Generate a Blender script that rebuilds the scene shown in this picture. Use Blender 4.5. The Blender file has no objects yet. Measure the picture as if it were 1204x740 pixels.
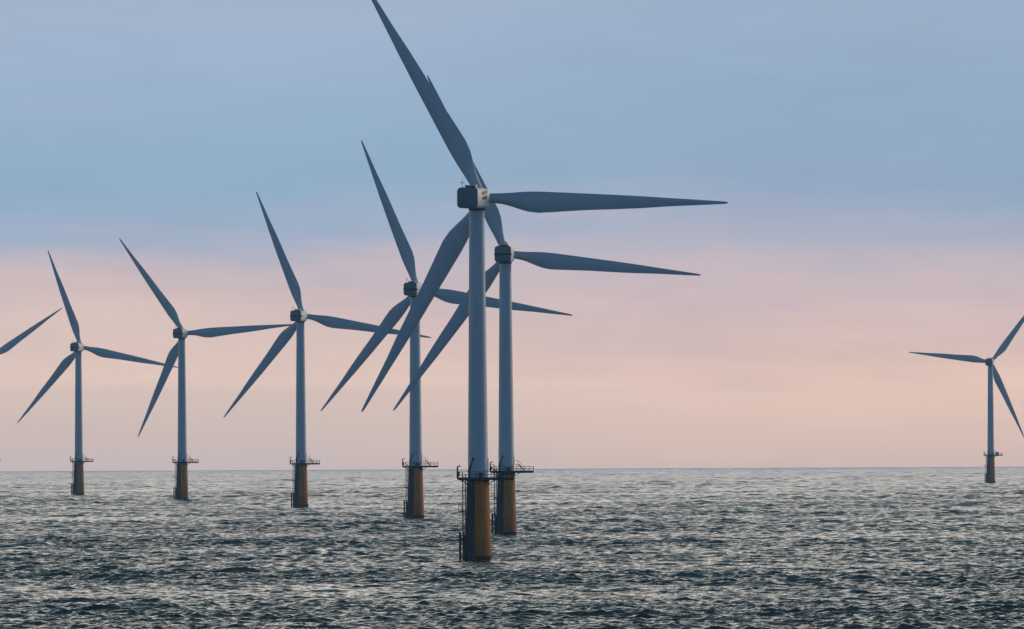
import bpy, bmesh, math, random
import numpy as np
from mathutils import Matrix, Vector

R = math.radians
sc = bpy.context.scene
col = sc.collection
random.seed(4)
rng = np.random.default_rng(11)
EARTH = 6.371e6 * 7 / 6            # earth radius with standard refraction

# ------------------------------------------------------------------ camera
CAM_H = 25.5
cam_d = bpy.data.cameras.new('camera')
cam = bpy.data.objects.new('camera', cam_d)
col.objects.link(cam)
sc.camera = cam
cam_d.sensor_width = 36.0
cam_d.lens = 12900.0 / 1204.0 * 36.0
cam_d.clip_start = 1.0
cam_d.clip_end = 200000.0
cam.matrix_world = (Matrix.Translation((0, 0, CAM_H))
                    @ Matrix.Rotation(R(90) + 0.0114653, 4, 'X')
                    @ Matrix.Rotation(-0.00455, 4, 'Z'))

# ------------------------------------------------------------------ world
SUN_AZ, SUN_EL = 58.0, 11.0        # degrees to the right of the view axis
world = bpy.data.worlds.new('World')
sc.world = world
world.use_nodes = True


class NT:
    """tiny helper for building node trees"""
    def __init__(self, tree):
        self.t = tree
        tree.nodes.clear()

    def n(self, kind, **kw):
        nd = self.t.nodes.new(kind)
        for k, v in kw.items():
            setattr(nd, k, v)
        return nd

    def put(self, sock, v):
        if hasattr(v, 'is_linked'):
            self.t.links.new(v, sock)
        else:
            sock.default_value = v

    def math(self, op, a, b=0.0, c=None, clamp=False):
        nd = self.n('ShaderNodeMath', operation=op, use_clamp=clamp)
        self.put(nd.inputs[0], a)
        self.put(nd.inputs[1], b)
        if c is not None:
            self.put(nd.inputs[2], c)
        return nd.outputs[0]

    def smooth(self, x, lo, hi, a=0.0, b=1.0):
        nd = self.n('ShaderNodeMapRange', interpolation_type='SMOOTHSTEP')
        self.put(nd.inputs[0], x)
        for i, v in enumerate((lo, hi, a, b)):
            nd.inputs[1 + i].default_value = v
        return nd.outputs[0]

    def mixc(self, f, a, b, blend='MIX'):
        nd = self.n('ShaderNodeMix', data_type='RGBA', blend_type=blend)
        self.put(nd.inputs[0], f)
        self.put(nd.inputs[6], a)
        self.put(nd.inputs[7], b)
        return nd.outputs[2]

    def noise(self, vec, scale, detail=4.0, rough=0.55, dist=0.0):
        nd = self.n('ShaderNodeTexNoise')
        self.put(nd.inputs['Vector'], vec)
        nd.inputs['Scale'].default_value = scale
        nd.inputs['Detail'].default_value = detail
        nd.inputs['Roughness'].default_value = rough
        nd.inputs['Distortion'].default_value = dist
        return nd.outputs[0]

    def xyz(self, x, y, z):
        nd = self.n('ShaderNodeCombineXYZ')
        for i, v in enumerate((x, y, z)):
            self.put(nd.inputs[i], v)
        return nd.outputs[0]

    def ramp(self, f, stops):
        nd = self.n('ShaderNodeValToRGB')
        cr = nd.color_ramp
        while len(cr.elements) > 1:
            cr.elements.remove(cr.elements[-1])
        cr.elements[0].position = stops[0][0]
        cr.elements[0].color = stops[0][1]
        for p, c in stops[1:]:
            e = cr.elements.new(p)
            e.color = c
        cr.interpolation = 'LINEAR'
        self.put(nd.inputs[0], f)
        return nd.outputs[0]


def lin(r, g, b):
    f = lambda c: (c / 255 / 12.92) if c / 255 <= 0.04045 else ((c / 255 + 0.055) / 1.055) ** 2.4
    return (f(r), f(g), f(b), 1.0)


w = NT(world.node_tree)
tc = w.n('ShaderNodeTexCoord')
nrm = w.n('ShaderNodeVectorMath', operation='NORMALIZE')
w.put(nrm.inputs[0], tc.outputs['Generated'])
sep = w.n('ShaderNodeSeparateXYZ')
w.put(sep.inputs[0], nrm.outputs[0])
sx, sy, sz = sep.outputs
el = w.math('MULTIPLY', w.math('ARCSINE', sz), 57.29578)           # degrees
az = w.math('MULTIPLY', w.math('ARCTAN2', sx, sy), 57.29578)
# streaky stratus: noise stretched along the horizon
nv = w.xyz(w.math('MULTIPLY', az, 0.28), w.math('MULTIPLY', el, 1.1), 3.7)
n1 = w.noise(nv, 1.0, 5.0, 0.55, 0.6)
nv2 = w.xyz(w.math('MULTIPLY', az, 0.5), w.math('MULTIPLY', el, 5.0), 9.1)
n2 = w.noise(nv2, 1.0, 4.0, 0.6, 0.3)
wob = w.math('ADD', w.math('MULTIPLY', w.math('SUBTRACT', n1, 0.5), 0.66),
             w.math('MULTIPLY', w.math('SUBTRACT', n2, 0.5), 0.34))
wob = w.math('MULTIPLY', wob, w.smooth(el, 0.0, 0.9, 0.25, 1.0))
elw = w.math('ADD', el, wob)


# sky colour seen at each height above the true horizon, left and right of the view axis; the
# colour behind the haze is the seen colour with the haze's own veil taken off
HAZE_DENSITY = 3.0e-5
HAZE_TOP = 140.0
AIR = (0.13, 0.20, 0.32)


def behind_haze(seen, e):
    path = 25000.0 if e <= 0.27 else min(25000.0, (HAZE_TOP - CAM_H) / math.tan(R(e)))
    T = math.exp(-HAZE_DENSITY * path)
    return tuple(max(0.02, (c - a * (1 - T)) / T) for c, a in zip(seen[:3], AIR)) + (1,)


def sky_ramp(rows_):
    es = [-0.3, -0.14, 0.0, 0.1, 0.2, 0.27, 0.33, 0.4, 0.5, 0.6, 0.7, 0.8, 0.9, 0.97, 1.04, 1.1, 1.17, 1.27,
          1.4, 1.6, 1.85, 2.1, 2.35, 3.2]
    kx = [r[0] for r in rows_]
    out = []
    for e in es:
        c = tuple(float(np.interp(e, kx, [r[1][q] for r in rows_])) for q in range(3))
        c = (c[0] - (1 if e > 1.15 else 0), c[1], c[2])
        out.append(((e + 0.5) / 4.0, behind_haze(lin(*c), e)))
    return w.ramp(w.math('DIVIDE', w.math('ADD', elw, 0.5), 4.0), out)


SEEN_LEFT = [(-0.14, (199, 185, 189)), (0.08, (209, 190, 188)), (0.35, (219, 196, 191)), (0.61, (215, 193, 192)),
             (0.88, (204, 188, 194)), (0.99, (190, 184, 198)), (1.08, (173, 180, 202)), (1.20, (156, 177, 204)),
             (1.41, (147, 176, 204)), (1.72, (152, 179, 208)), (1.86, (160, 181, 209)), (2.03, (166, 183, 210)),
             (2.30, (162, 179, 206)), (3.2, (176, 188, 208))]
SEEN_RIGHT = [(-0.14, (208, 186, 184)), (0.08, (222, 194, 187)), (0.30, (228, 198, 190)), (0.52, (220, 192, 190)),
              (0.79, (200, 185, 194)), (0.97, (183, 181, 197)), (1.15, (166, 176, 199)), (1.41, (149, 171, 200)),
              (1.72, (145, 172, 202)), (2.03, (152, 175, 203)), (2.30, (157, 177, 204)), (3.2, (172, 186, 206))]
low = w.mixc(w.smooth(az, -1.2, 1.6), sky_ramp(SEEN_LEFT), sky_ramp(SEEN_RIGHT))
high = w.ramp(w.math('DIVIDE', el, 90.0), [
    (0.030, lin(172, 186, 206)),
    (0.050, lin(300, 284, 268)),
    (0.075, lin(312, 297, 280)),
    (0.150, lin(222, 220, 214)),
    (0.290, lin(92, 124, 134)),
    (0.550, lin(62, 92, 110)),
    (1.000, lin(58, 74, 98))])
cloud = w.mixc(w.smooth(el, 2.5, 3.6), low, high)
# soft tonal mottling of the stratus
mot = w.math('ADD', 0.935, w.math('MULTIPLY', w.noise(w.xyz(w.math('MULTIPLY', az, 1.1), w.math('MULTIPLY', el, 4.0), 1.3), 1.0, 5.0, 0.62, 0.8), 0.13))
cloud = w.mixc(1.0, cloud, w.xyz(mot, mot, mot), 'MULTIPLY')
# dusk: the sky behind the viewer is much darker and bluer
back = w.smooth(sy, 0.55, -0.35)
cloud = w.mixc(back, cloud, w.mixc(1.0, cloud, (0.32, 0.58, 0.95, 1), 'MULTIPLY'))
sky = w.n('ShaderNodeTexSky', sky_type='NISHITA')
sky.sun_disc = False
sky.sun_elevation = R(SUN_EL)
sky.sun_rotation = R(SUN_AZ)
bg1 = w.n('ShaderNodeBackground')
w.put(bg1.inputs[0], sky.outputs[0])
bg1.inputs[1].default_value = 0.06
bg2 = w.n('ShaderNodeBackground')
w.put(bg2.inputs[0], cloud)
bg2.inputs[1].default_value = 1.0
mx = w.n('ShaderNodeMixShader')
mx.inputs[0].default_value = 0.95
w.t.links.new(bg1.outputs[0], mx.inputs[1])
w.t.links.new(bg2.outputs[0], mx.inputs[2])
wo = w.n('ShaderNodeOutputWorld')
w.t.links.new(mx.outputs[0], wo.inputs[0])

# ------------------------------------------------------------------ sun (veiled by stratus)
sun_d = bpy.data.lights.new('sun', 'SUN')
sun_d.energy = 1.0
sun_d.angle = R(14)
sun_d.color = (1.0, 0.80, 0.60)
sun = bpy.data.objects.new('sun', sun_d)
col.objects.link(sun)
sd = Vector((math.sin(R(SUN_AZ)) * math.cos(R(SUN_EL)),
             math.cos(R(SUN_AZ)) * math.cos(R(SUN_EL)), math.sin(R(SUN_EL))))
sun.rotation_euler = sd.to_track_quat('Z', 'Y').to_euler()

sc.view_settings.view_transform = 'Standard'
sc.view_settings.look = 'None'
sc.view_settings.exposure = 0.0
sc.view_settings.gamma = 1.0
sc.view_settings.use_curve_mapping = False
sc.render.engine = 'CYCLES'
sc.cycles.use_denoising = True
sc.cycles.denoiser = 'OPENIMAGEDENOISE'
sc.cycles.denoising_prefilter = 'ACCURATE'
sc.cycles.max_bounces = 6
sc.cycles.volume_bounces = 0


# ------------------------------------------------------------------ materials
def new_mat(name):
    m = bpy.data.materials.new(name)
    m.use_nodes = True
    return m, NT(m.node_tree)


def finish(t, base, rough, bump=None, spec=0.4, metal=0.0, **kw):
    p = t.n('ShaderNodeBsdfPrincipled')
    t.put(p.inputs['Base Color'], base)
    t.put(p.inputs['Roughness'], rough)
    p.inputs['Specular IOR Level'].default_value = spec
    p.inputs['Metallic'].default_value = metal
    for k, v in kw.items():
        p.inputs[k].default_value = v
    if bump is not None:
        t.t.links.new(bump, p.inputs['Normal'])
    o = t.n('ShaderNodeOutputMaterial')
    t.t.links.new(p.outputs[0], o.inputs[0])
    return p


def painted(name, c, rough=0.4, var=0.12, scale=0.6, streak=0.0, spec=0.4):
    """painted steel / gelcoat with slight blotches and vertical run-off streaks"""
    m, t = new_mat(name)
    oc = t.n('ShaderNodeTexCoord').outputs['Object']
    n = t.noise(oc, scale, 5.0, 0.6)
    base = t.mixc(t.math('MULTIPLY', n, 1.0), tuple(x * (1 - var) for x in c[:3]) + (1,),
                  tuple(min(1, x * (1 + var)) for x in c[:3]) + (1,))
    if streak > 0:
        mp = t.n('ShaderNodeMapping')
        t.put(mp.inputs[0], oc)
        mp.inputs['Scale'].default_value = (2.2, 2.2, 0.07)
        s = t.noise(mp.outputs[0], 1.0, 4.0, 0.6)
        s = t.smooth(s, 0.52, 0.75)
        base = t.mixc(t.math('MULTIPLY', s, streak), base,
                      tuple(x * 0.45 for x in c[:3]) + (1,))
    finish(t, base, t.math('ADD', rough - 0.06, t.math('MULTIPLY', n, 0.12)), spec=spec)
    return m


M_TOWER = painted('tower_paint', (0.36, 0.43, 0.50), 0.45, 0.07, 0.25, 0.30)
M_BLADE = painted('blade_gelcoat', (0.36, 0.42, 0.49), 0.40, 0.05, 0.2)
M_NAC = painted('nacelle_paint', (0.80, 0.79, 0.74), 0.45, 0.05, 0.6, 0.18)
M_REAR = painted('nacelle_rear_cover_paint', (0.085, 0.135, 0.170), 0.55, 0.10, 0.8)
M_STEEL = painted('dark_galvanised_steel', (0.016, 0.020, 0.026), 0.75, 0.2, 1.5, spec=0.12)
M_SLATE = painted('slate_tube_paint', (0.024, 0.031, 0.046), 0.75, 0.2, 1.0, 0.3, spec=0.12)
M_BLACK = painted('black_grille', (0.015, 0.018, 0.022), 0.6, 0.1, 2.0)
M_RED = painted('red_marking_paint', (0.45, 0.05, 0.04), 0.45, 0.05, 2.0)
M_NAVY = painted('dark_blue_marking_paint', (0.03, 0.05, 0.10), 0.45, 0.05, 2.0)
M_WHITE = painted('white_cabinet_paint', (0.8, 0.8, 0.78), 0.5, 0.04, 2.0)

# yellow transition piece: weathered, rust runs, grime towards the splash zone
m, t = new_mat('yellow_transition_paint')
oc = t.n('ShaderNodeTexCoord').outputs['Object']
n = t.noise(oc, 0.8, 5.0, 0.6)
base = t.mixc(n, (0.36, 0.112, 0.004, 1), (0.50, 0.168, 0.007, 1))
mp = t.n('ShaderNodeMapping')
t.put(mp.inputs[0], oc)
mp.inputs['Scale'].default_value = (1.6, 1.6, 0.09)
s = t.noise(mp.outputs[0], 1.0, 5.0, 0.62)
base = t.mixc(t.math('MULTIPLY', t.smooth(s, 0.46, 0.68), 0.8), base, (0.20, 0.085, 0.02, 1))
sp = t.n('ShaderNodeSeparateXYZ')
t.put(sp.inputs[0], oc)
z = sp.outputs[2]
grime = t.smooth(t.math('ADD', z, t.math('MULTIPLY', s, 3.0)), 2.6, 9.5, 1.0, 0.0)
base = t.mixc(t.math('MULTIPLY', grime, 0.7), base, (0.21, 0.050, 0.010, 1))
finish(t, base, 0.65, spec=0.12)
M_YELLOW = m

# algae-black splash band
m, t = new_mat('algae_band')
oc = t.n('ShaderNodeTexCoord').outputs['Object']
n = t.noise(oc, 2.5, 6.0, 0.7)
bp = t.n('ShaderNodeBump')
bp.inputs['Strength'].default_value = 0.6
t.put(bp.inputs['Height'], n)
finish(t, t.mixc(n, (0.004, 0.005, 0.005, 1), (0.012, 0.013, 0.010, 1)), 0.8, bp.outputs[0], spec=0.05)
M_ALGAE = m

# red aviation lamp glass (unlit in the photo)
m, t = new_mat('red_lamp_glass')
finish(t, (0.25, 0.02, 0.03, 1), 0.2)
M_LAMP = m

# sea water
m, t = new_mat('sea_water')
geo = t.n('ShaderNodeTexCoord').outputs['Object']
mp = t.n('ShaderNodeMapping')
t.put(mp.inputs[0], geo)
mp.inputs['Scale'].default_value = (1.25, 1.0, 1.0)
r1 = t.math('ADD', t.noise(mp.outputs[0], 1.0, 2.0, 0.55, 0.4),
            t.math('MULTIPLY', t.noise(mp.outputs[0], 0.33, 2.0, 0.5, 0.5), 1.2))
gs = t.n('ShaderNodeMapping')
t.put(gs.inputs[0], geo)
gs.inputs['Scale'].default_value = (0.014, 0.0045, 1.0)
gust = t.noise(gs.outputs[0], 1.0, 4.0, 0.6)                 # cat's paws: rougher and smoother patches
bp = t.n('ShaderNodeBump')
bp.inputs['Strength'].default_value = 0.50
# where the mesh gets coarse with distance the bump takes over the missing wavelets
ln = t.n('ShaderNodeVectorMath', operation='LENGTH')
t.put(ln.inputs[0], geo)
far = t.smooth(ln.outputs['Value'], 3500.0, 13000.0, 1.0, 2.4)
t.put(bp.inputs['Distance'], t.math('MULTIPLY', far, t.smooth(gust, 0.32, 0.66, 0.16, 0.90)))
t.put(bp.inputs['Height'], r1)
big = t.noise(geo, 0.01, 3.0, 0.5)
bc = t.mixc(big, (0.006, 0.028, 0.026, 1), (0.011, 0.042, 0.038, 1))
p = finish(t, bc, 0.06, bp.outputs[0], spec=0.5, IOR=1.333)
M_SEA = m


# ------------------------------------------------------------------ mesh helpers
class MB:
    """collects shapes in one bmesh"""
    def __init__(self):
        self.b = bmesh.new()

    def box(self, c, s, rot=None, bevel=0.0):
        r = bmesh.ops.create_cube(self.b, size=1.0)
        M = Matrix.Translation(c) @ (rot.to_4x4() if rot else Matrix()) @ Matrix.Diagonal((*s, 1))
        bmesh.ops.transform(self.b, matrix=M, verts=r['verts'])
        if bevel:
            es = list({e for v in r['verts'] for e in v.link_edges})
            bmesh.ops.bevel(self.b, geom=es, offset=bevel, segments=2, affect='EDGES', profile=0.5)
        return self

    def tube(self, a, b, r, n=10, r2=None):
        a, b = Vector(a), Vector(b)
        d = b - a
        res = bmesh.ops.create_cone(self.b, cap_ends=True, segments=n, radius1=r,
                                    radius2=r if r2 is None else r2, depth=d.length)
        M = Matrix.Translation((a + b) / 2) @ d.to_track_quat('Z', 'Y').to_matrix().to_4x4()
        bmesh.ops.transform(self.b, matrix=M, verts=res['verts'])
        return self

    def path(self, pts, r, n=8):
        for p, q in zip(pts[:-1], pts[1:]):
            self.tube(p, q, r, n)
        return self

    def ball(self, c, r, n=8):
        res = bmesh.ops.create_uvsphere(self.b, u_segments=n * 2, v_segments=n, radius=r)
        bmesh.ops.translate(self.b, vec=c, verts=res['verts'])
        return self

    def rings(self, loops, cap=True, close=True):
        """skin a list of rings (lists of points, equal length)"""
        vs = [[self.b.verts.new(p) for p in lp] for lp in loops]
        n = len(vs[0])
        for A, B in zip(vs[:-1], vs[1:]):
            for i in range(n if close else n - 1):
                j = (i + 1) % n
                self.b.faces.new((A[i], A[j], B[j], B[i]))
        if cap:
            self.b.faces.new(vs[0][::-1])
            self.b.faces.new(vs[-1])
        return self

    def lathe(self, prof, n=48):
        return self.rings([[(r * math.cos(2 * math.pi * i / n), r * math.sin(2 * math.pi * i / n), z)
                            for i in range(n)] for r, z in prof])

    def build(self, name, mat, parent=None, smooth=35):
        bmesh.ops.recalc_face_normals(self.b, faces=self.b.faces)
        me = bpy.data.meshes.new(name)
        self.b.to_mesh(me)
        self.b.free()
        me.materials.append(mat)
        if smooth:
            me.polygons.foreach_set('use_smooth', [True] * len(me.polygons))
            me.set_sharp_from_angle(angle=R(smooth))
        o = bpy.data.objects.new(name, me)
        col.objects.link(o)
        if parent:
            o.parent = parent
        return o


# ------------------------------------------------------------------ sea
def build_sea():
    # radial rows: fine where the lens looks (1.4 km out), coarser towards the horizon
    rows = [2.0]
    while rows[-1] < 1380:
        rows.append(rows[-1] + max(2.0, 0.06 * rows[-1] if rows[-1] < 900 else 30 * (1 - (rows[-1] - 900) / 520)))
    D = rows[-1]
    while D < 24000:
        D += 0.36 * (D / 1400) ** 1.0 * (1.0 if D < 5000 else (D / 5000) ** 0.65)
        rows.append(D)
    rows = np.array(rows)
    # columns: fine inside +-3.7 degrees, then growing to close the circle
    fine = 7.2
    nf = 540
    half = list(np.linspace(0, R(fine / 2), nf // 2 + 1))
    st = half[1]
    while half[-1] < math.pi - 0.15:
        st *= 1.16
        half.append(half[-1] + min(st, 0.14))
    half = np.array(half)
    half *= 1.0
    cols = np.concatenate([-half[::-1], half[1:]])
    nr, nc = len(rows), len(cols)
    A, Dg = np.meshgrid(cols, rows)
    X = (Dg * np.sin(A)).astype(np.float32)
    Y = (Dg * np.cos(A)).astype(np.float32)
    dr = np.gradient(rows).astype(np.float32)[:, None]
    dcol = np.gradient(cols).astype(np.float32)[None, :]
    dl = (rows.astype(np.float32)[:, None] * dcol)
    Z = (-(Dg ** 2) / (2 * EARTH)).astype(np.float32)
    H = np.zeros_like(X)
    DX = np.zeros_like(X)
    DY = np.zeros_like(X)
    N = 112
    lam = np.exp(np.linspace(math.log(0.95), math.log(46.0), N)) * np.exp(rng.normal(0, 0.02, N))
    for L in lam:
        k = 2 * math.pi / L
        spread = 0.85 if L < 5 else (0.62 if L < 14 else 0.40)
        th = rng.normal(R(196), spread)                # travelling towards the viewer, slightly left
        kx, ky = k * math.sin(th), k * math.cos(th)
        slope = (0.066 if L < 2.2 else 0.066 * (2.2 / L) ** 0.52) * math.exp(-(L / 36.0) ** 4 * 0.6)
        a = slope / k
        wr = np.clip(2.5 - np.maximum(abs(ky) * dr, 0.35 * k * dr), 0, 1)
        wc = np.clip(2.5 - abs(kx) * dl, 0, 1)
        ph = X * np.float32(kx) + Y * np.float32(ky) + np.float32(rng.uniform(0, 2 * math.pi))
        wgt = (wr * wc).astype(np.float32) * np.float32(a)
        s_, c_ = np.sin(ph), np.cos(ph)
        H += wgt * c_
        DX -= wgt * np.float32(math.sin(th)) * s_
        DY -= wgt * np.float32(math.cos(th)) * s_
    # patchy gusts: long-wave modulation of the wave height
    gust = (1.0 + 0.26 * np.sin(X * 0.013 + Y * 0.004 + 1.0) * np.sin(Y * 0.0061 - X * 0.002)
            + 0.15 * np.sin(Y * 0.017 + X * 0.006 - 1.6)).astype(np.float32)
    co = np.stack([X + 0.8 * DX * gust, Y + 0.8 * DY * gust, Z + H * gust], -1).reshape(-1, 3)
    idx = np.arange(nr * nc, dtype=np.int32).reshape(nr, nc)
    q = np.stack([idx[:-1, :-1], idx[:-1, 1:], idx[1:, 1:], idx[1:, :-1]], -1).reshape(-1, 4)[:, ::-1]
    seam = np.stack([idx[:-1, -1], idx[:-1, 0], idx[1:, 0], idx[1:, -1]], -1)[:, ::-1]
    q = np.concatenate([q, seam])
    me = bpy.data.meshes.new('sea')
    me.vertices.add(len(co))
    me.vertices.foreach_set('co', co.ravel())
    me.loops.add(q.size)
    me.loops.foreach_set('vertex_index', q.ravel().astype(np.int32))
    me.polygons.add(len(q))
    me.polygons.foreach_set('loop_start', np.arange(0, q.size, 4, dtype=np.int32))
    me.update(calc_edges=True)
    me.polygons.foreach_set('use_smooth', np.ones(len(q), dtype=bool))
    me.materials.append(M_SEA)
    o = bpy.data.objects.new('sea', me)
    col.objects.link(o)
    o['kind'] = 'structure'
    print('sea verts', len(co), nr, nc)
    return o


build_sea()

# ------------------------------------------------------------------ haze
m, t = new_mat('haze_air')
pv = t.n('ShaderNodeVolumePrincipled')
pv.inputs['Color'].default_value = (0.42, 0.70, 1.0, 1)
pv.inputs['Density'].default_value = HAZE_DENSITY
pv.inputs['Anisotropy'].default_value = 0.45
o = t.n('ShaderNodeOutputMaterial')
t.t.links.new(pv.outputs[0], o.inputs['Volume'])
hz = MB().box((0, 0, (HAZE_TOP - 50) / 2), (50000, 50000, HAZE_TOP + 50)).build('haze', m, smooth=0)
hz['kind'] = 'stuff'
hz['label'] = 'thin bluish sea haze between the viewer and the horizon'

# ------------------------------------------------------------------ wind turbine
HUB_Z = 77.4
OVERHANG = 5.2
TILT = R(5)
DECK = 17.75


def blade_mesh():
    # r, leading edge, trailing edge (metres across), relative thickness, twist
    st = [(1.2, 1.02, 1.02, 1.0, 0), (2.6, 1.04, 1.04, 1.0, 10), (4.2, 1.08, 1.16, 0.90, 14),
          (6.0, 1.22, 1.55, 0.66, 14), (8.0, 1.42, 2.15, 0.48, 13), (10.0, 1.56, 2.68, 0.38, 12),
          (12.3, 1.60, 2.90, 0.32, 10.5), (15.0, 1.56, 2.72, 0.28, 9), (18.0, 1.50, 2.48, 0.26, 7.5),
          (23.0, 1.38, 2.10, 0.23, 5.5), (29.0, 1.25, 1.82, 0.21, 4),
          (35.0, 1.06, 1.46, 0.19, 2.5), (41.0, 0.80, 0.95, 0.18, 1.2), (46.0, 0.60, 0.66, 0.17, 0.4),
          (50.0, 0.43, 0.40, 0.16, 0), (52.3, 0.33, 0.25, 0.16, 0), (53.2, 0.24, 0.16, 0.16, 0),
          (53.5, 0.10, 0.05, 0.2, 0)]
    mb = MB()
    loops = []
    n = 28
    for r, le, te, th, tw in st:
        c = (le + te) / math.cos(R(tw))
        mid = (te - le) / 2
        roundness = min(1, max(0, (th - 0.35) / 0.55))
        ring = []
        for i in range(n):
            a = 2 * math.pi * i / n
            x = math.cos(a)
            s = math.sin(a)
            # teardrop section: full nose at -x, sharp tail at +x
            foil = s * (0.5 * (1 - x)) ** 0.45 * 1.12
            y = (s * roundness + foil * (1 - roundness)) * th * 0.5
            ring.append(Vector((x * 0.5, y, 0)) * c)
        rot = Matrix.Rotation(R(-tw), 3, 'Z')
        bend = 0.0010 * max(0, r - 6) ** 1.6 * 0.35          # slight pre-bend upwind
        loops.append([rot @ p + Vector((mid, bend, r)) for p in ring])
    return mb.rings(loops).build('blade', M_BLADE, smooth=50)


def rrect(w_, h_, rad, y, n=6, cz=0.0, cx=0.0):
    pts = []
    for qx, qz, a0 in ((1, 1, 0), (-1, 1, 90), (-1, -1, 180), (1, -1, 270)):
        for i in range(n):
            a = R(a0 + 90 * i / (n - 1))
            pts.append((cx + qx * (w_ / 2 - rad) + rad * math.cos(a), y,
                        cz + qz * (h_ / 2 - rad) + rad * math.sin(a)))
    return pts


def build_turbine():
    root = bpy.data.objects.new('wind_turbine', None)
    col.objects.link(root)
    # --- foundation
    MB().lathe([(2.79, -8), (2.79, -1), (2.80, 1.35)]).build('monopile', M_ALGAE, root)
    tp = MB().lathe([(2.74, 1.35), (2.74, 1.7), (2.66, 5.0), (2.52, 10.0), (2.40, 15.0), (2.38, 17.2),
                     (2.38, DECK - 0.1)]).build('transition_piece', M_YELLOW, root)
    # cable tubes down the seaward-left flank, dark slate also standing in for its shade
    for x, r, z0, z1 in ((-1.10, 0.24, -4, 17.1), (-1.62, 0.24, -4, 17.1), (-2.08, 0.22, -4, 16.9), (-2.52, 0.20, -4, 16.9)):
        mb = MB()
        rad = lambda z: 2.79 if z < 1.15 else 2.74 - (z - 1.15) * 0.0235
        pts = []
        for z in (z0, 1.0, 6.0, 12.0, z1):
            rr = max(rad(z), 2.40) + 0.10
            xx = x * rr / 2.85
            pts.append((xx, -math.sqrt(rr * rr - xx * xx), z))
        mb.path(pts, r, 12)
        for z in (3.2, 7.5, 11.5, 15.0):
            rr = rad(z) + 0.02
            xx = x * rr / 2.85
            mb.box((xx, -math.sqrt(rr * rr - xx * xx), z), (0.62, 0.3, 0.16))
        mb.build('shade_cable_tube', M_SLATE, tp)
    # access ladder
    mb = MB()
    lx, ly = -2.95, -0.75
    for sx_ in (-0.3, 0.3):
        mb.tube((lx + sx_, ly, 1.5), (lx + sx_, ly, DECK + 1.0), 0.11, 8)
    for k in range(46):
        z = 1.8 + k * 0.34
        mb.tube((lx - 0.3, ly, z), (lx + 0.3, ly, z), 0.03, 6)
    for z in (4.5, 8.5, 13.0, 16.5):
        mb.tube((lx + 0.3, ly, z), (-2.0, ly, z), 0.07, 6)
    mb.build('ladder', M_STEEL, tp)
    # small rest platform half way up the ladder
    mb = MB().box((-3.55, -0.6, 10.9), (1.3, 1.3, 0.12))
    for p in ((-4.15, -1.2), (-4.15, 0.0), (-3.5, -1.2), (-3.5, 0.0)):
        mb.tube((p[0], p[1], 10.9), (p[0], p[1], 12.0), 0.05, 6)
    mb.path([(-3.5, -1.2, 12.0), (-4.15, -1.2, 12.0), (-4.15, 0, 12.0), (-3.5, 0, 12.0)], 0.05, 6)
    mb.box((-2.85, -0.3, 10.72), (1.3, 0.14, 0.2))
    mb.build('rest_platform', M_STEEL, tp)
    # boat landing: two fender tubes with braces and a backing frame
    mb = MB()
    for fx, fy in ((-3.85, -1.2), (-3.10, -1.75)):
        mb.tube((fx, fy, -4), (fx, fy, 6.2), 0.27, 12)
        mb.ball((fx, fy, 6.2), 0.27, 6)
        for z in (1.6, 3.8, 5.7):
            mb.tube((fx, fy, z), (fx * 0.62, fy * 0.62, z), 0.13, 8)
    for z in (1.6, 5.7):
        mb.tube((-3.85, -1.2, z), (-3.10, -1.75, z), 0.1, 8)
    mb.tube((-2.95, -0.95, -4), (-2.95, -0.95, 5.6), 0.26, 12)
    mb.tube((-2.72, -1.45, -4), (-2.72, -1.45, 5.0), 0.26, 12)
    mb.build('boat_landing', M_STEEL, tp)

    # --- working platform: round walkway with a laydown area to one side
    def outline(ext, rad, half):
        pts = []
        a0 = math.asin(half / rad)
        for i in range(29):
            a = a0 + (2 * math.pi - 2 * a0) * i / 28
            pts.append((rad * math.cos(a), rad * math.sin(a)))
        pts += [(ext, -half), (ext, half)]
        return pts
    ol = outline(7.55, 4.55, 2.3)
    mb = MB()
    mb.rings([[(x, y, DECK - 0.1) for x, y in ol], [(x, y, DECK + 0.28) for x, y in ol]])
    for i in range(10):                                   # radial brackets under the deck
        a = 2 * math.pi * (i + 0.5) / 10
        c_, s_ = math.cos(a), math.sin(a)
        mb.tube((2.36 * c_, 2.36 * s_, DECK - 1.15), (4.2 * c_, 4.2 * s_, DECK - 0.02), 0.10, 6)
        mb.tube((2.36 * c_, 2.36 * s_, DECK - 0.16), (4.45 * c_, 4.45 * s_, DECK - 0.16), 0.13, 6)
    for y in (-1.5, 1.5):
        mb.box((5.0, y, DECK - 0.17), (5.0, 0.2, 0.3))
    mb.lathe([(2.46, DECK - 0.55), (2.46, DECK - 0.003)], 48)
    deck = mb.build('work_platform', M_STEEL, root)
    mb = MB()
    zt = DECK + 0.28
    P = [Vector((x, y)) * 0.985 for x, y in ol]
    n = len(P)
    for i in range(n):
        a, b = P[i], P[(i + 1) % n]
        if i % 2 == 0 or i >= 28:
            mb.tube((a.x, a.y, zt), (a.x, a.y, zt + 1.3), 0.08, 6)
        if (b - a).length > 2:
            k = int((b - a).length / 1.15)
            for j in range(1, k):
                q = a.lerp(b, j / k)
                mb.tube((q.x, q.y, zt), (q.x, q.y, zt + 1.3), 0.075, 6)
        for h in (0.6, 1.18):
            mb.tube((a.x, a.y, zt + h), (b.x, b.y, zt + h), 0.05, 6)
    mb.build('railing', M_STEEL, deck)
    mb = MB().tube((-4.35, -0.5, zt), (-4.35, -0.5, zt + 2.25), 0.16, 8)
    mb.tube((-4.45, -0.5, zt + 2.25), (-3.75, -0.5, zt + 2.40), 0.11, 8)
    mb.tube((-3.85, -0.5, zt + 2.30), (-3.85, -0.5, zt + 2.62), 0.14, 8)
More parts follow.
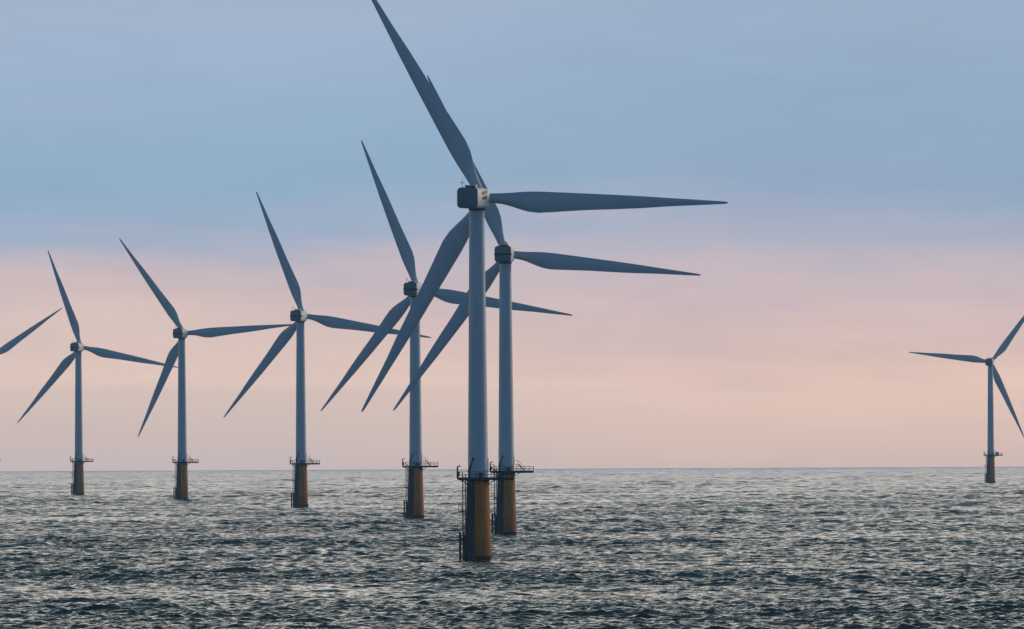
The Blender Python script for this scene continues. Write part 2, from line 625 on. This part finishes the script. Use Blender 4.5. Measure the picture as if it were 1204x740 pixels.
    mb.box((-4.1, -0.5, zt + 0.75), (0.45, 0.4, 0.9), bevel=0.03)
    mb.build('lantern_post', M_STEEL, deck)
    # davit crane near the tower
    mb = MB().tube((-1.75, -2.9, zt), (-1.75, -2.9, zt + 2.2), 0.17, 10)
    mb.tube((-1.75, -2.9, zt + 2.1), (-1.0, -2.95, zt + 3.9), 0.13, 10)
    mb.tube((-1.75, -2.9, zt + 1.2), (-1.3, -2.92, zt + 3.0), 0.09, 8)
    mb.ball((-1.0, -2.95, zt + 3.95), 0.30, 6)
    mb.box((-1.85, -2.9, zt + 1.35), (0.6, 0.5, 0.55), bevel=0.05)
    mb.tube((-1.0, -2.95, zt + 3.9), (-1.0, -2.95, zt + 2.9), 0.03, 6)
    mb.build('davit_crane', M_STEEL, deck)
    mb = MB().box((0.55, -3.5, zt + 0.5), (0.8, 0.5, 1.0), bevel=0.04)
    mb.build('equipment_box', M_STEEL, deck)

    # --- tower
    top = HUB_Z - 2.35
    mb = MB()
    prof = []
    for k in range(13):
        f = k / 12
        prof.append((2.16 + (1.60 - 2.16) * f, DECK + 0.28 + (top - DECK - 0.28) * f))
    mb.lathe(prof, 64)
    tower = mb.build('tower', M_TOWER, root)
    for f in (0.30, 0.64):
        z = DECK + 0.28 + (top - DECK) * f
        r = 2.16 - 0.56 * f
        MB().lathe([(r + 0.012, z - 0.09), (r + 0.03, z - 0.07), (r + 0.03, z + 0.07), (r + 0.012, z + 0.09)],
                   64).build('flange_ring', M_TOWER, tower)
    # door landing with stair on the laydown side
    MB().box((2.15, 0, zt + 2.95), (0.14, 0.95, 2.1), bevel=0.04).build('door', M_SLATE, tower)
    mb = MB()
    mb.box((2.75, 0, zt + 1.78), (1.15, 1.2, 0.14))
    for y in (-0.6, 0.6):
        p = [(3.25, y, zt + 1.78), (3.75, y, zt + 1.45), (4.25, y, zt + 0.85), (4.75, y, zt + 0.08)]
        mb.path(p, 0.13, 6)
        mb.path([(2.3, y, zt + 2.75), (3.3, y, zt + 2.75), (4.75, y, zt + 1.05), (4.75, y, zt + 0.1)], 0.04, 6)
        mb.tube((3.3, y, zt), (3.3, y, zt + 2.75), 0.05, 6)
    for k in range(6):
        f = (k + 0.5) / 6
        mb.box((3.3 + 1.4 * f, 0, zt + 1.75 - 1.7 * f), (0.28, 1.1, 0.05))
    mb.build('landing_stair', M_STEEL, tower)

    # --- nacelle (local frame: rotor towards +y, origin on the tower axis at hub height)
    W_, H_ = 4.55, 4.35
    cz = -0.2
    sec = [(-7.75, 0.985, 0.75), (-7.6, 1.0, 0.80), (-2.0, 1.0, 0.85), (2.2, 0.97, 0.9), (3.1, 0.90, 1.0), (3.75, 0.80, 1.3)]
    nac = MB().rings([rrect(W_ * s_, H_ * s_, rd, y, cz=cz) for y, s_, rd in sec]).build('nacelle', M_NAC, root, 40)
    MB().rings([rrect(W_ * 1.0, H_ * 1.0, 0.80, -7.762, cz=cz), rrect(W_ * 0.975, H_ * 0.975, 0.78, -8.0, cz=cz),
                rrect(W_ * 0.93, H_ * 0.93, 0.72, -8.08, cz=cz)]).build('rear_cover', M_REAR, nac, 40)
    tz = cz + H_ / 2
    # yaw collar between tower and nacelle
    MB().lathe([(1.72, -2.75), (1.72, -2.2)], 48).build('yaw_collar', M_SLATE, nac)
    # roof cooler: light frame, dark slot
    mb = MB()
    for x in (-0.95, 1.35):
        mb.box((x, -5.6, tz + 0.22), (0.14, 1.0, 0.5))
    mb.box((0.2, -5.6, tz + 0.52), (2.6, 1.15, 0.14), bevel=0.03)
    cool = mb.build('cooler', M_NAC, nac)
    MB().box((0.2, -5.6, tz + 0.19), (2.14, 0.7, 0.42)).build('cooler_slot', M_BLACK, nac)
    mb = MB().tube((-1.35, -6.9, tz - 0.1), (-1.35, -6.9, tz + 1.75), 0.05, 8)
    mb.tube((-1.7, -6.9, tz + 1.0), (-1.0, -6.9, tz + 1.0), 0.035, 6)
    for x in (-1.7, -1.0):
        mb.tube((x, -6.9, tz + 1.0), (x, -6.9, tz + 1.22), 0.06, 8)
    mb.tube((-1.35, -6.9, tz - 0.05), (-1.35, -6.9, tz + 0.12), 0.16, 8)
    mb.build('wind_mast', M_STEEL, nac)
    mb = MB().tube((0.75, -5.3, tz + 0.55), (0.75, -5.3, tz + 0.8), 0.16, 10)
    mb.tube((0.75, -5.3, tz + 0.8), (0.75, -5.3, tz + 1.2), 0.24, 12, 0.2)
    mb.build('warning_light', M_LAMP, nac)

    # --- rotor
    rotor = Matrix.Translation((0, OVERHANG, 0)) @ Matrix.Rotation(TILT, 4, 'X')
    mb = MB()
    prof = [(0.9, -1.5), (1.55, -1.38), (1.72, -0.9), (1.78, 0.0), (1.66, 0.9), (1.3, 1.7), (0.75, 2.25), (0.12, 2.5)]
    mb.rings([[(r * math.cos(2 * math.pi * i / 40), z, r * math.sin(2 * math.pi * i / 40)) for i in range(40)]
              for r, z in prof])
    hub = mb.build('hub', M_NAC, root)
    blades = []
    b0 = blade_mesh()
    b0.parent = root
    blades.append(b0)
    for k in (1, 2):
        b = b0.copy()
        col.objects.link(b)
        b.parent = root
        blades.append(b)
    return root, nac, hub, blades, deck


proto = build_turbine()


def copy_tree(o, parent, table):
    c = o.copy()
    col.objects.link(c)
    table[o.name] = c
    if parent:
        c.parent = parent
    for ch in [x for x in list(col.objects) if x.parent == o]:
        copy_tree(ch, c, table)
    return c


def pose(root, nac, hub, blades, pos, yaw, theta):
    root.location = pos
    head = Matrix.Translation((0, 0, HUB_Z)) @ Matrix.Rotation(-R(yaw), 4, 'Z')
    nac.matrix_basis = head
    rotor = head @ Matrix.Translation((0, OVERHANG, 0)) @ Matrix.Rotation(TILT, 4, 'X')
    hub.matrix_basis = rotor
    for k, b in enumerate(blades):
        b.matrix_basis = rotor @ Matrix.Rotation(R(theta + 120 * k), 4, 'Y')


GROUP = 'offshore wind turbines standing in a row in the sea'
# x, distance, yaw, rotor angle, label
SITES = [
    (-7.36, 2327.2, 14.5, 91.7,
     'tallest, nearest wind turbine, red marking on its nacelle side, upper blade tip out of frame'),
    (-1.76, 3000.0, 5.0, 96.6,
     'second tallest wind turbine, close behind the right side of the nearest turbine'),
    (-32.55, 3681.2, 11.0, 100.0,
     'wind turbine just left of the nearest turbine, its nacelle partly crossed by a nearer blade'),
    (-85.14, 4414.6, 13.0, 100.0,
     'third tower from the left, its upper blade tip reaching into the blue sky'),
    (-152.6, 5067.4, 12.0, 86.0,
     'wind turbine in the left half, second tower from the left, right blade lying almost level'),
    (-226.2, 5721.4, 13.0, 102.0,
     'wind turbine with the leftmost complete tower, its right blade ending at the neighbouring tower'),
    (305.2, 7003.7, 9.0, 157.2,
     'small distant wind turbine alone at the right edge, one blade pointing left, two cut off'),
    (-306.0, 6390.0, 13.0, 57.0,
     'wind turbine beyond the left edge, only one slanting blade and a platform tip in view'),
]
copies = []
for i in range(1, len(SITES)):
    tb = {}
    r = copy_tree(proto[0], None, tb)
    copies.append((r, tb[proto[1].name], tb[proto[2].name], [tb[b.name] for b in proto[3]], tb[proto[4].name]))
units = [proto] + copies
for (x, d, yaw, th, label), u in zip(SITES, units):
    root, nac, hub, blades, deck = u
    root['label'] = label
    root['category'] = 'wind turbine'
    root['group'] = GROUP
    pose(root, nac, hub, blades, (x, d, -(x * x + d * d) / (2 * EARTH) - (0.25 if u is units[1] else 0.0)), yaw, th)

# marking on the nearest nacelle; a dark vent band on the others
nac = units[0][1]
mb = MB()
sxn = 4.55 / 2
pts = [(-4.4, 1.05), (-0.2, 1.50), (-0.2, 0.85), (-4.4, 0.40)]
mb.rings([[(sxn - 0.08, y, z) for y, z in pts], [(sxn + 0.07, y, z) for y, z in pts]])
mb.build('red_marking', M_RED, nac, 0)
mb = MB()
pts = [(-4.0, -0.05), (-0.8, 0.45), (-0.2, -0.35), (-4.2, -0.60)]
mb.rings([[(sxn - 0.08, y, z) for y, z in pts], [(sxn + 0.07, y, z) for y, z in pts]])
mb.build('dark_marking', M_NAVY, nac, 0)
band_me = None
for u in units[1:]:
    if band_me is None:
        mb = MB()
        mb.rings([rrect(4.62, 0.62, 0.12, -8.11, cz=-0.30), rrect(4.62, 0.62, 0.12, -5.5, cz=-0.30)])
        b = mb.build('vent_band', M_BLACK, u[1], 30)
        band_me = b.data
    else:
        b = bpy.data.objects.new('vent_band', band_me)
        col.objects.link(b)
        b.parent = u[1]
# pale cabinet on the far right turbine's laydown deck
cb = MB().box((3.9, -0.9, DECK + 0.28 + 1.0), (2.3, 1.6, 2.0), bevel=0.08).build('cabinet', M_WHITE, units[6][4])
